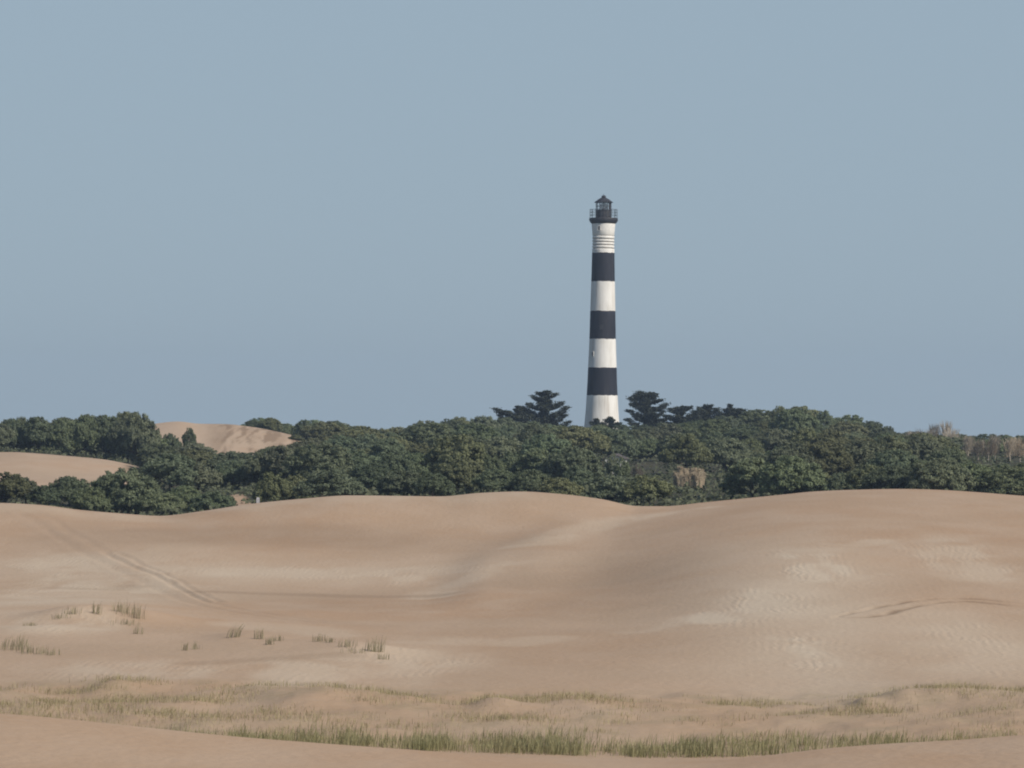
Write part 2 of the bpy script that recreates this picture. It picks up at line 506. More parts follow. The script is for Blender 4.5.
# woodland floor
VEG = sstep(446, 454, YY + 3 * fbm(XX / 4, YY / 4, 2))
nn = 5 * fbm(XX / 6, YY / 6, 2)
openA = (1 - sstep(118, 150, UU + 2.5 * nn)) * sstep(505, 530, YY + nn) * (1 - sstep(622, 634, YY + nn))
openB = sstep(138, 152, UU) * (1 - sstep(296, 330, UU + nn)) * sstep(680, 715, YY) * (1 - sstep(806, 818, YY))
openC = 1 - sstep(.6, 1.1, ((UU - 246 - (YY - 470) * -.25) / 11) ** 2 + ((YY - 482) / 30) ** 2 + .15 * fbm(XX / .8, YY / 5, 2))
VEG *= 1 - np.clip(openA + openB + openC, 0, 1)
scrub = sstep(-.3, .5, fbm(XX / 2.2 + 3, YY / 26, 4)) * openB * sstep(195, 225, UU)
PALE = np.maximum(PALE, .3 * openB); DARK = np.maximum(DARK, .6 * scrub); DARK = np.maximum(DARK, .95 * openB * sstep(200, 225, UU) * sstep(-.05, .3, fbm(XX / .9 + 5, YY / 11, 3)))
PALE = np.maximum(PALE, .15 * openA)
lit = hm * sstep(-.15, .5, fbm(XX / 1.6 + 3, YY / 2.6, 3))
THATCH = np.clip(lit * .8 + hm * .25, 0, 1)

nr, nc = Z.shape
verts = np.stack([XX, YY, Z], -1).reshape(-1, 3)
idx = np.arange(nr * nc).reshape(nr, nc)
faces = np.stack([idx[:-1, :-1], idx[:-1, 1:], idx[1:, 1:], idx[1:, :-1]], -1).reshape(-1, 4)
me = mesh_np('ground', verts, faces, M_SAND, True)
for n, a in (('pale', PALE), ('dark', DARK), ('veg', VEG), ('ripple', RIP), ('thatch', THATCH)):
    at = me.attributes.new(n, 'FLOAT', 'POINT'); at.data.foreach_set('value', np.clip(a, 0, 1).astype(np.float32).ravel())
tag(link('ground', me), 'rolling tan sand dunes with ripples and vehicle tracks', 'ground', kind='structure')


# ------------------------------------------------------------------ lighthouse
TY = 900.0
S = F / TY                                   # pixels per metre there
TX = world_x(601.8, TY)
TZ0 = float(ground_z(TX, TY))


def lighthouse():
    def zr(row): return world_z(row, TY) - TZ0
    root = empty('lighthouse', (TX, TY, TZ0))
    root.rotation_euler = (0, math.radians(.45), 0)
    tag(root, 'tall round lighthouse with black and white bands rising above the trees', 'lighthouse')
    # painted shaft
    m, nt, b = new_mat('banded_tower_paint')
    tc = N(nt, 'ShaderNodeTexCoord'); sep = N(nt, 'ShaderNodeSeparateXYZ')
    nt.links.new(tc.outputs['Object'], sep.inputs[0])
    n1 = N(nt, 'ShaderNodeTexNoise'); n1.inputs['Scale'].default_value = .9; n1.inputs['Detail'].default_value = 4
    nt.links.new(tc.outputs['Object'], n1.inputs['Vector'])
    zz = math_node(nt, 'ADD', sep.outputs['Z'], math_node(nt, 'MULTIPLY', math_node(nt, 'SUBTRACT', n1.outputs['Fac'], .5), .5))
    bands = None
    for top, bot in ((253, 281.6), (311, 339), (367.6, 395.4)):
        k = math_node(nt, 'MULTIPLY', math_node(nt, 'GREATER_THAN', zz, zr(bot)), math_node(nt, 'LESS_THAN', zz, zr(top)))
        bands = k if bands is None else math_node(nt, 'ADD', bands, k)
    n2 = N(nt, 'ShaderNodeTexNoise'); n2.inputs['Scale'].default_value = .55; n2.inputs['Detail'].default_value = 6
    mp = N(nt, 'ShaderNodeMapping'); mp.inputs['Scale'].default_value = (1, 1, .35)
    nt.links.new(tc.outputs['Object'], mp.inputs[0]); nt.links.new(mp.outputs[0], n2.inputs['Vector'])
    white = mixc(nt, ramp(nt, n2.outputs['Fac'], .35, .75), (.86, .835, .78), (.72, .69, .63))
    black = mixc(nt, ramp(nt, n2.outputs['Fac'], .35, .75), (.017, .018, .026), (.030, .031, .041))
    mp3 = N(nt, 'ShaderNodeMapping'); mp3.inputs['Scale'].default_value = (1.6, 1.6, .07)
    nt.links.new(tc.outputs['Object'], mp3.inputs[0])
    n3 = N(nt, 'ShaderNodeTexNoise'); n3.inputs['Scale'].default_value = 1.0; n3.inputs['Detail'].default_value = 5
    nt.links.new(mp3.outputs[0], n3.inputs['Vector'])
    runs = math_node(nt, 'MULTIPLY', ramp(nt, n3.outputs['Fac'], .52, .72), .55)
    white = mixc(nt, runs, white, (.50, .43, .36)); black = mixc(nt, runs, black, (.06, .056, .058))
    nt.links.new(mixc(nt, bands, white, black), b.inputs['Base Color'])
    b.inputs['Roughness'].default_value = .75; b.inputs['Specular IOR Level'].default_value = .3
    bp = N(nt, 'ShaderNodeBump'); bp.inputs['Distance'].default_value = .12
    nt.links.new(n2.outputs['Fac'], bp.inputs['Height']); nt.links.new(bp.outputs[0], b.inputs['Normal'])
    mw = simple_mat('white_limewash', (.82, .79, .73), .8, noise=.08, scale=1.5)
    mg = simple_mat('groove_shade', (.42, .39, .35), .85, scale=1.5)  # darker core colour paints in shade between the neck rings
    mk = simple_mat('black_iron_paint', (.035, .034, .038), .55, noise=.25, scale=1.2)
    pr = [(440, 19.6), (432, 18.4), (424, 17.5), (410, 16.3), (395.3, 15.5), (382, 14.8), (367.4, 14.3), (353, 13.7), (338.8, 13.2), (325, 12.9), (311, 12.6), (296, 12.2), (281.5, 11.8), (267, 11.5), (252, 11.2), (249.0, 11.15)]
    prof = [(w / S, zr(r)) for r, w in pr]; prof[0] = (prof[0][0], -.6)
    dn = []
    for (r0, z0), (r1, z1) in zip(prof[:-1], prof[1:]):
        for t in (0, .34, .67): dn.append((r0 + (r1 - r0) * t, z0 + (z1 - z0) * t))
    dn.append(prof[-1])
    mb = MB(); mb.lathe(dn, 72); mb.build('tower_shaft', m, root, True)
    # grooved neck: stacked white rings over a recessed core
    mb = MB(); mb.lathe([(10.3 / S, zr(249.4)), (10.2 / S, zr(235.6))], 64); mb.build('neck_core', mg, root, True)
    for top, bot in ((236.2, 238.9), (239.7, 241.9), (242.7, 244.9), (245.7, 248.1)):
        mb = MB()
        mb.lathe([(10.5 / S, zr(bot)), (11.05 / S, zr(bot) + .05), (11.05 / S, zr(top) - .05), (10.5 / S, zr(top))], 64)
        mb.build('neck_ring', mw, root, True)
    mb = MB(); mb.lathe([(10.6 / S, zr(235.9)), (11.0 / S, zr(235.4)), (11.25 / S, zr(231)), (11.9 / S, zr(224.3)), (11.9 / S, zr(223.9))], 64)
    mb.build('watch_room', mw, root, True)
    # gallery
    mb = MB()
    mb.lathe([(11.9 / S, zr(223.8)), (12.6 / S, zr(223.2)), (13.8 / S, zr(221.8)), (14.4 / S, zr(220.2)), (14.4 / S, zr(218.6)), (14.1 / S, zr(218.1)), (3 / S, zr(218.0))], 64)
    gal = mb.build('gallery', mk, root)
    rl = MB()
    nP = 16; R = 13.7 / S
    for i in range(nP):
        a = 2 * PI * (i + .5) / nP
        rl.tube([(R * math.cos(a), R * math.sin(a), zr(218.1)), (R * math.cos(a), R * math.sin(a), zr(209.6))], [.05, .05], 6)
    for r in (209.7, 212.4, 215.2):
        mbp = [(R * math.cos(2 * PI * i / 48), R * math.sin(2 * PI * i / 48), zr(r)) for i in range(49)]
        rl.tube(mbp, [.045] * 49, 6, False)
    rl.build('railing', mk, root)
    # lantern
    r_d = 7.9 / S
    mb = MB(); mb.lathe([(r_d, zr(218.0) + .01), (r_d, zr(210.6)), (r_d + .12, zr(210.5)), (r_d + .12, zr(209.9)), (r_d - .2, zr(209.8))], 16)
    drum = mb.build('lantern_drum', mk, root)
    mgls, ntg, bg = new_mat('lantern_glass')
    bg.inputs['Base Color'].default_value = (.9, .95, .95, 1); bg.inputs['Roughness'].default_value = .04; bg.inputs['Transmission Weight'].default_value = 0
    tr = N(ntg, 'ShaderNodeBsdfTransparent'); mx = N(ntg, 'ShaderNodeMixShader'); mx.inputs[0].default_value = .22
    gl = N(ntg, 'ShaderNodeBsdfGlossy'); gl.inputs['Roughness'].default_value = .05
    ntg.links.new(tr.outputs[0], mx.inputs[1]); ntg.links.new(gl.outputs[0], mx.inputs[2]); ntg.links.new(mx.outputs[0], ntg.nodes['Material Output'].inputs['Surface'])
    a0, a1 = math.radians(-50), math.radians(40)     # blanked landward sector, right-hand side
    mb = MB(); mb.lathe([(r_d - .12, zr(209.8)), (r_d - .12, zr(202.6))], 12, a0=a1, a1=a0 + 2 * PI)
    mb.build('lantern_glazing', mgls, root)
    mb = MB(); mb.lathe([(r_d - .08, zr(209.8)), (r_d - .08, zr(202.6))], 6, a0=a0, a1=a1); mb.build('blind_panel', mk, root)
    mb = MB()
    for i in range(12):
        a = 2 * PI * i / 12
        mb.tube([((r_d - .08) * math.cos(a), (r_d - .08) * math.sin(a), zr(209.8)), ((r_d - .08) * math.cos(a), (r_d - .08) * math.sin(a), zr(202.5))], [.07, .07], 6)
    ring = [((r_d - .08) * math.cos(2 * PI * i / 36), (r_d - .08) * math.sin(2 * PI * i / 36), zr(206.2)) for i in range(37)]
    mb.tube(ring, [.045] * 37, 6, False)
    mb.build('astragal_bars', mk, root)
    ml = simple_mat('lens_glass', (.62, .60, .60), .15, noise=.2, scale=3)
    mb = MB()
    lp = []
    for i in range(15):
        t = i / 14
        lp.append((.18 + .72 * math.sin(PI * (t * .86 + .07)) + (.05 if i % 2 else 0), zr(209.5) + t * (zr(203.2) - zr(209.5))))
    mb.lathe(lp, 24); mb.build('lens', ml, root)
    mb = MB()
    mb.lathe([(9.3 / S, zr(202.7)), (9.5 / S, zr(202.3)), (7.9 / S, zr(201.2)), (5.4 / S, zr(199.3)), (3.0 / S, zr(198.0)), (1.9 / S, zr(197.4))], 16)
    roof = mb.build('lantern_roof', mk, root)
    mb = MB()
    mb.lathe([(1.9 / S, zr(197.45)), (2.3 / S, zr(197.0)), (2.3 / S, zr(196.3)), (1.5 / S, zr(195.7)), (.25, zr(195.4)), (.06, zr(195.2)), (.03, zr(193.6))], 16)
    mb.build('vent_ball', mk, roof)
    # windows facing the dunes
    def window(row, du, w, h, half):
        z = zr(row); x = du / S; r = half / S
        y = -math.sqrt(max(.01, r * r - x * x)); a = math.atan2(x, -y)
        f = MB()
        for dx, dz, sx, sz in ((-w / 2, 0, .14, h + .14), (w / 2, 0, .14, h + .14), (0, h / 2, w, .14), (0, -h / 2, w + .3, .14)):
            f.box((dx, 0, dz), (sx, .14, sz))
        fo = f.build('window', mw if (half < 12 or half > 13.5) else mk, root)
        fo.location = (x, y, z); fo.rotation_euler = (0, 0, a)
        p = MB(); p.box((0, .02, 0), (w - .1, .16, h - .1)); p.build('pane', mk, fo)
    window(228.6, -4.6, .6, .95, 11.4)
    window(327.5, -1.6, .55, .9, 13.0)
    window(354.5, -10.0, .55, 1.1, 13.75)
    # door at the foot, behind the trees
    d = MB(); d.box((0, -4.25, 1.05), (1.3, .35, 2.4)); d.build('door', mk, root)


lighthouse()


# ------------------------------------------------------------------ foliage builders
def leaf_quads(centers, sizes, normals, aspect=1.5):
    """leaf shaped quads (diamonds) around centers"""
    n = len(centers)
    nrm = normals / (np.linalg.norm(normals, axis=1, keepdims=True) + 1e-9)
    ref = rng.normal(size=(n, 3))
    a = np.cross(nrm, ref); a /= (np.linalg.norm(a, axis=1, keepdims=True) + 1e-9)
    b = np.cross(nrm, a)
    s = sizes[:, None]
    v = np.stack([centers - a * s * aspect, centers - b * s, centers + a * s * aspect, centers + b * s], 1).reshape(-1, 3)
    return v, np.arange(4 * n).reshape(n, 4)


def crown_mesh(name, seed, rx, rz, nl, mat, leaf=.2, sparse=1.0):
    """uneven crown of several lobes, each covered in leaf clumps; base at z=0.  rx: radius, rz: height"""
    r = np.random.default_rng(seed)
    C = []; Nn = []
    lobes = [(np.array([0, 0, rz * .54]), rx * .78, rz * .42)]
    for k in range(nl):
        a = 2 * PI * (k + r.uniform(-.35, .35)) / nl; d = rx * r.uniform(.5, .74)
        lobes.append((np.array([d * math.cos(a), d * math.sin(a), rz * r.uniform(.22, .60)]), rx * r.uniform(.26, .42), rz * r.uniform(.18, .30)))
    for c, a, h in lobes:
        ncl = int(30 * (a * a) / 2.0 + 16)
        for q in range(ncl):
            d = r.normal(size=3); d[2] = abs(d[2]) * 1.1 - .2; d /= np.linalg.norm(d)
            cc = c + d * np.array([a, a, h]) * r.uniform(.72, 1.14)
            cr = r.uniform(.2, .5)
            m = int(110 * sparse * (cr / .5) ** 2)
            p = r.normal(size=(m, 3)); p /= np.linalg.norm(p, axis=1, keepdims=True) + 1e-9
            p[:, 2] = p[:, 2] * .75 + .1
            C.append(cc + p * cr * r.uniform(.3, 1.2, (m, 1)))
            Nn.append(p * .6 + d * .8 + r.normal(size=(m, 3)) * .75)
        m = int(160 * sparse)                # inner leaves
        p = r.normal(size=(m, 3)); p /= np.linalg.norm(p, axis=1, keepdims=True)
        C.append(c + p * np.array([a, a, h]) * r.uniform(.2, .75, (m, 1))); Nn.append(p + r.normal(size=(m, 3)) * .6)
    C = np.concatenate(C); Nn = np.concatenate(Nn)
    keep = C[:, 2] > .05
    C = C[keep]; Nn = Nn[keep]
    v, f = leaf_quads(C, r.uniform(.6, 1.25, len(C)) * leaf, Nn)
    return mesh_np(name, v, f, mat), lobes


def trunk_mesh(name, lobes, h, r0, mat=None):
    mb = MB()
    top = np.array([.1, .05, h * .5])
    mb.tube([(0, 0, -.5), (.05, 0, h * .15), (.0, .05, h * .32), top], [r0 * 1.3, r0, r0 * .8, r0 * .6], 7)
    for c, a, hh in lobes[1:]:
        s = np.array([.02, .02, h * .22]); mid = s * .45 + c * .55 + np.array([0, 0, -.2])
        mb.tube([s, mid, c], [r0 * .55, r0 * .38, r0 * .15], 5)
    return mb.mesh(name, mat or M_BARK, True)


def conifer_meshes(name, h, tips, extra, seed, mat, leaf=.115, core=(.0, .55, 1.0)):
    """cypress with flat rising boughs.  tips: (dx, z) of bough ends seen from the dunes; extra: n random boughs round the trunk"""
    r = np.random.default_rng(seed)
    mb = MB()
    mb.tube([(0, 0, -.5), (.03, 0, h * .4), (-.05, 0, h * .75), (0, 0, h * .93)], [.38, .3, .18, .05], 8)
    bs = [(dx, r.uniform(-.5, .5), z) for dx, z in tips]
    wmax = max(abs(t[0]) for t in tips)
    for k in range(extra):
        t = r.uniform(.0, 1) ** .9; z = h * (.12 + .84 * t)
        a = r.uniform(0, 2 * PI); L = wmax * (.86 - .58 * t) * r.uniform(.35, .95)
        bs.append((L * math.cos(a), L * math.sin(a), z + r.normal() * .55))
    C = []; Nn = []
    for bx, by, bz in bs:
        L = math.hypot(bx, by)
        z0 = max(.3, bz - r.uniform(.25, .6) * L - .3)
        p0 = np.array([0, 0, min(z0, h * .9)]); p2 = np.array([bx, by, bz]); p1 = p0 * .45 + p2 * .55 + np.array([r.normal() * .15, 0, -.22 * L])
        ts = np.linspace(0, 1, 6)
        pts = [(1 - t) ** 2 * p0 + 2 * t * (1 - t) * p1 + t * t * p2 for t in ts]
        mb.tube(pts, list(np.linspace(.09, .02, 6)), 4)
        npl = int(7 + 5 * L)
        for q in range(npl):                 # flat sprays along the bough
            t = r.uniform(.3, 1.0)
            c = (1 - t) ** 2 * p0 + 2 * t * (1 - t) * p1 + t * t * p2
            w = .14 + .42 * (1 - abs(t - .62) * 1.4) * min(1, L / 2.2)
            m = 46
            c = c + r.normal(size=3) * np.array([.12, .12, .10])
            p = r.normal(size=(m, 3)) * np.array([w, w, .09])
            p[:, 2] += .16 * np.linalg.norm(p[:, :2], axis=1)
            C.append(c + p); Nn.append(r.normal(size=(m, 3)) * .55 + np.array([0, 0, .9]))
    # dense heart
    m = int(1500 * h / 8)
    tz = r.uniform(.05, .88, m) * h
    rad = (1 - tz / h) * wmax * .33 + .12
    a = r.uniform(0, 2 * PI, m); q = np.sqrt(r.uniform(0, 1, m)) * rad
    C.append(np.stack([q * np.cos(a), q * np.sin(a), tz], 1)); Nn.append(r.normal(size=(m, 3)))
    C = np.concatenate(C); Nn = np.concatenate(Nn)
    v, f = leaf_quads(C, r.uniform(.6, 1.3, len(C)) * leaf, Nn, 1.9)
    return mesh_np(name + '_crown', v, f, mat), mb.mesh(name + '_trunk', M_BARK, True)


def bare_meshes(name, h, w, seed, n=46):
    """leafless upright tree: a trunk with steep limbs, and a haze of fine twigs as its crown"""
    r = np.random.default_rng(seed)
    tk = MB(); tk.tube([(0, 0, -.5), (.05, 0, h * .4), (0, .05, h * .8)], [.16, .11, .04], 6)
    for k in range(7):
        a = r.uniform(0, 2 * PI); z0 = h * r.uniform(.12, .5)
        tk.tube([(0, 0, z0), (w * .4 * math.cos(a), w * .4 * math.sin(a), z0 + h * .2), (w * .6 * math.cos(a), w * .6 * math.sin(a), min(h * .95, z0 + h * .45))], [.07, .05, .02], 4)
    cr = MB()
    for k in range(n * 4):
        a = r.uniform(0, 2 * PI); d = w * math.sqrt(r.uniform(0, 1)); z0 = h * r.uniform(.15, .75)
        L = h * r.uniform(.12, .32)
        top = min(h * r.uniform(.85, 1.0), z0 + L)
        cr.tube([(d * .75 * math.cos(a), d * .75 * math.sin(a), z0), (d * math.cos(a) + r.normal() * .12, d * math.sin(a) + r.normal() * .12, top)], [.045, .016], 3, False)
    return cr.mesh(name + '_crown', M_DRY), tk.mesh(name + '_trunk', M_DRY)


def place(root_name, crown, trunk, loc, sc, rz, tint, label, cat, group=None):
    root = empty(root_name, loc, rz)
    root.scale = sc
    tag(root, label, cat, group)
    t = bpy.data.objects.new('trunk', trunk); COL.objects.link(t); t.parent = root
    c = bpy.data.objects.new('crown', crown); COL.objects.link(c); c.parent = root
    c.color = (*tint, 1)
    return root


# prototypes: broad bushy coastal trees
PROTO = []
for i, (rx, rz, nl) in enumerate(((3.9, 5.6, 6), (4.2, 4.9, 7), (3.4, 5.4, 5), (4.5, 5.2, 8), (3.7, 4.6, 6), (4.0, 6.0, 7))):
    cm, lb = crown_mesh('broad_crown', 100 + i, rx, rz, nl, M_LEAF, .10)
    PROTO.append((cm, trunk_mesh('broad_trunk', lb, rz, .2), rx, rz))

# skyline of tree tops, picture rows
SKY = [(-200, 420), (0, 421), (30, 417), (60, 417), (100, 415), (130, 412), (150, 413), (153, 428), (170, 440), (236, 440), (240, 421), (265, 417), (284, 424), (300, 420), (330, 421), (360, 425), (375, 433), (385, 433), (396, 427), (412, 424), (440, 419), (470, 416), (495, 416), (520, 420), (560, 426), (580, 425), (625, 425), (660, 423), (700, 420), (745, 411), (760, 409), (790, 404), (802, 405), (820, 410), (840, 413), (865, 417), (880, 428), (900, 434), (915, 431), (940, 434), (960, 440), (980, 440), (1000, 434), (1024, 435), (1200, 436)]
_sk = np.array(SKY, float)
def sky_row(u): return float(np.interp(u, _sk[:, 0], _sk[:, 1]))

TINTS = {'olive': (1.08, 1.03, .88), 'mid green': (.98, 1.04, .94), 'dark green': (.80, .86, .84), 'grey green': (1.05, 1.04, 1.06), 'blue green': (.92, .99, 1.0), 'brownish green': (1.07, 1.0, .90)}
MARKS = [(-200, 'left edge'), (150, 'bare sandy hill'), (258, 'pale marker post'), (545, 'pagoda shaped cypress'), (617, 'white house'), (687, 'straw coloured shrub'), (800, 'round hill top'), (945, 'bare pale trees')]
ROWNAME = {0: 'sand edge row', 1: 'second thicket row', 2: 'third thicket row', 3: 'fourth thicket row', 4: 'row below the skyline', 5: 'skyline row'}
ORD = ['nearest', 'second', 'third', 'fourth', 'fifth', 'sixth', 'seventh', 'eighth', 'ninth', 'tenth', 'eleventh', 'twelfth', 'thirteenth', 'fourteenth', 'fifteenth', 'sixteenth']
counts = {}


def auto_label(row, u, tint, what):
    mk = max(i for i, (mu, _) in enumerate(MARKS) if mu <= u)
    key = (row, mk); counts[key] = counts.get(key, 0) + 1
    return '%s %s, %s right of the %s, %s' % (tint, what, ORD[counts[key] - 1], MARKS[mk][1], ROWNAME[row])


def clear(u, Y):
    """open sand where no tree stands"""
    if u < 147 and 505 < Y < 632: return True
    if 146 < u < 318 and 690 < Y < 825: return True
    if 228 < u < 266 and Y < 512: return True
    if 592 < u < 640 and 545 < Y < 640: return True
    if 650 < u < 728 and Y < 575: return True
    if 958 < u < 1040 and 570 < Y < 735: return True
    return False


ntree = 0
rr = random.Random(11)
for row, (Y, hmul, span) in enumerate(((468, .74, .72), (530, .86, .74), (605, .94, .78), (690, 1.0, .80), (770, 1.0, .80), (858, 1.0, .78))):
    u = -50 + rr.uniform(0, 20)
    while u < 1075:
        pi = rr.randrange(len(PROTO)); cm, tm, rx, rz = PROTO[pi]
        yy = Y + rr.uniform(-14, 14)
        s = hmul * rr.choice((rr.uniform(.55, .85), rr.uniform(.8, 1.15), rr.uniform(1.05, 1.4)))
        wpx = 2 * rx * s * F / yy
        uc_ = u + wpx * .35
        u += wpx * span * rr.uniform(.8, 1.15) * .82
        if clear(uc_, yy): continue
        if row == 5 and 132 < uc_ < 262: continue
        x = world_x(uc_, yy); z = float(ground_z(x, yy))
        zs = (s * .6 + hmul * .4) * rr.uniform(.75, 1.2)
        top = world_z(sky_row(uc_), yy)
        if row == 5: zs = max(.55, min(1.5, (top - z) / rz * rr.uniform(.97, 1.03)))
        else: zs = min(zs, max(.4, (top - z) / rz * .97))
        if uc_ > 955 and row < 4: zs = min(zs, (world_z(463, yy) - z) / rz)
        tn = rr.choices(list(TINTS), weights=(4, 5, 3, 5, 2, .5))[0]
        if 146 < uc_ < 305 and yy < 700: zs = min(zs, (world_z(float(np.interp(uc_, [148, 200, 238, 260, 300], [442, 443, 453, 450, 442])), yy) - z) / rz)
        if 585 < uc_ < 650 and yy < 600: zs = min(zs, (world_z(475, yy) - z) / rz)
        if row == 5 and (495 < uc_ < 580 or 625 < uc_ < 750): tn = 'dark green'
        if 30 < uc_ < 160 and row < 2: tn = rr.choice(['mid green', 'dark green', 'grey green'])
        lf = 1 + .30 * float(vnoise(np.array([uc_ / 75.0 + 3]), np.array([row * .9 + .4]))[0])
        tc_ = tuple(c * lf * (rr.uniform(.97, 1.03)) for c in TINTS[tn])
        place('coastal_tree', cm, tm, (x, yy, z - .15), (s, s, zs), rr.uniform(0, 2 * PI), tc_, auto_label(row, uc_, tn, 'rounded tree'), 'tree', 'rounded trees of the coastal thicket')
        ntree += 1
print('broad trees', ntree)

# trees standing behind the left sand knoll: they rise above its rim
for k, (u, top, tn) in enumerate(((-8, 420, 'grey green'), (14, 419, 'dark green'), (38, 417, 'dark green'), (62, 419, 'mid green'), (84, 417, 'mid green'), (106, 415, 'dark green'), (128, 413, 'olive'), (137, 413.5, 'grey green'))):
    yy = 655 + rr.uniform(-6, 10); cm, tm, rx, rz = PROTO[k % 6]
    x = world_x(u, yy); z = float(ground_z(x, yy)); s = rr.uniform(.85, 1.0)
    place('coastal_tree', cm, tm, (x, yy, z - .15), (s, s, (world_z(top, yy) - z) / rz), rr.uniform(0, 6), TINTS[tn],
          '%s tree %s from the left in the clump behind the pale sand knoll' % (tn, ['first', 'second', 'third', 'fourth', 'fifth', 'sixth', 'seventh', 'eighth'][k]), 'tree', 'clump of trees behind the sand knoll')

# dark bushes on the back of the bare hill
for k, (u, yy, top, s, tn, lab) in enumerate(((252, 835, 419, .5, 'dark green', 'dark bush on the crest of the bare hill, left of the olive dome'), (270, 830, 417.5, .62, 'olive', 'olive dome shaped bush on the right shoulder of the bare hill'),
        (304, 832, 420, .62, 'dark green', 'dark round bush right of the bare hill, just clear of the sand'), (335, 835, 420, .7, 'dark green', 'broad dark bush on the skyline between bare hill and dip'), (355, 838, 426, .6, 'mid green', 'green bush stepping down to the skyline dip'))):
    cm, tm, rx, rz = PROTO[(k + 2) % 6]; x = world_x(u, yy); z = float(ground_z(x, yy))
    place('skyline_bush', cm, tm, (x, yy, z - .15), (s, s, max(.35, (world_z(top, yy) - z) / rz)), k * 1.3, TINTS[tn], lab, 'bush')


for k, (u, yy, s, lab) in enumerate(((296, 778, .26, 'low olive scrub where the bare hill runs out on the right'), (310, 772, .3, 'low olive scrub at the right foot of the bare hill'))):
    cm, tm, rx, rz = PROTO[k % 6]; x = world_x(u, yy); z = float(ground_z(x, yy))
    place('hill_scrub', cm, tm, (x, yy, z - .1), (s * 1.3, s * 1.3, s * .8), k * .9, TINTS['olive'], lab, 'bush')


# cypresses around the tower: tips given as (column, row) and turned into metres
def cypress(u0, Y, base_row, top_row, tips, extra, seed, label, group='dark cypresses by the lighthouse', tint=(1, 1, 1)):
    x = world_x(u0, Y); z = float(ground_z(x, Y)); k = Y / F
    h = world_z(top_row, Y) - z
    t = [((u - u0) * k, world_z(r, Y) - z) for u, r in tips]
    cm, tm = conifer_meshes('cypress', h, t, extra, seed, M_CYP)
    return place('cypress_tree', cm, tm, (x, Y, z), (1, 1, 1), 0, tint, label, 'tree', group)

cypress(545, 882, 440, 391, [(533, 396), (538, 393), (549, 391), (555, 394), (562, 401), (521, 407), (528, 404), (567, 407.5), (566, 414), (569, 421), (526, 413), (560, 404), (540, 402), (572, 427), (520, 418)], 34, 21, 'tallest cypress left of the tower, layered boughs like a pagoda')
cypress(521, 880, 440, 410, [(496, 409), (500, 415), (505, 411.5), (510, 413), (531, 415), (528, 419), (503, 420), (497, 424), (538, 421)], 30, 22, 'low dark cypress with a long bough reaching left, beside the pagoda shaped one')
cypress(648, 884, 440, 392, [(630, 398), (635, 395), (640, 392), (645, 394), (650, 392.5), (656, 395), (661, 399), (666, 404), (629, 410.5), (632, 404), (664, 411), (626, 419), (668, 416), (634, 415), (670, 422), (637, 393.5), (653, 393)], 22, 23, 'tall dark cypress standing just right of the tower, ragged top')
cypress(680, 884, 440, 406, [(670, 409), (676, 408), (683, 407), (690, 407), (697, 411), (666, 414), (700, 417)], 30, 24, 'dark cypress joining the tall one right of the tower')
cypress(706, 886, 440, 405, [(694, 411), (699, 408), (705, 406), (711, 405.5), (717, 409), (722, 414), (690, 416)], 30, 25, 'dark cypress with two pointed tips, middle of the row right of the tower')
cypress(731, 886, 440, 408, [(719, 412), (725, 409.5), (733, 409), (740, 410), (744, 411), (748, 415), (716, 416)], 30, 26, 'flat topped dark cypress at the far right end of the row')
cypress(611, 872, 440, 418, [(606, 420), (610, 418.5), (613, 420), (619, 423), (603, 424)], 12, 27, 'small dark sprig of cypress against the foot of the white tower')
cypress(597, 874, 440, 420, [(592, 423), (597, 420.5), (601, 423)], 9, 28, 'tiny dark sapling at the left foot of the tower')
for k, (u, yy, top, sx, lab) in enumerate(((189, 706, 428, .42, 'narrow pointed bush rising in front of the bare sandy hill'), (169, 704, 434, .5, 'low dark bush in front of the left foot of the bare hill'))):
    cm, tm, rx, rz = PROTO[2 - k]; x = world_x(u, yy); z = float(ground_z(x, yy))
    place('hill_bush', cm, tm, (x, yy, z - .1), (sx, sx, (world_z(top, yy) - z) / rz), 1.1 * k, TINTS['dark green'], lab, 'bush')

# bare pale trees at the right, dry shrub
BARE = [bare_meshes('bare', 7.5, 1.5, 61), bare_meshes('bare', 6.5, 1.9, 62), bare_meshes('bare', 7.0, 1.2, 63)]
bare = [(912, 800, 430, 'faint bare tree at the left of the pale group'), (925, 800, 427, 'thin bare tree second in the pale group on the skyline'), (934, 805, 422, 'bare tree left of the tallest pale one'), (946, 800, 419, 'tallest bare pale tree on the right skyline'), (951, 795, 426, 'short bare tree tucked right of the tallest one'),
        (968, 720, 434, 'rusty bare tree just right of the skyline gap'), (978, 715, 438, 'rusty bare tree low in the gap, second in the group'), (988, 712, 437, 'pale bare tree in the middle of the rusty group'), (995, 718, 433, 'upright bare tree before the dark round crown at right'), (1010, 716, 436, 'bare tree right of the dark round crown'), (1020, 722, 434, 'bare rusty tree at the right edge of the photo'), (1030, 715, 435, 'bare rusty tree cut by the right edge of the photo')]
for k, (u, Y, top, lab) in enumerate(bare):
    cm, tm = BARE[k % 3]; x = world_x(u, Y); z = float(ground_z(x, Y)); hh = (7.5, 6.5, 7.0)[k % 3]
    place('bare_tree', cm, tm, (x, Y, z), (1, 1, (world_z(top, Y) - z) / hh), k * 1.7, ((.95, .95, .95) if k < 5 else ((.84, .80, .74), (.92, .82, .70), (.82, .82, .80))[k % 3]), lab, 'tree', 'bare pale trees at the right')


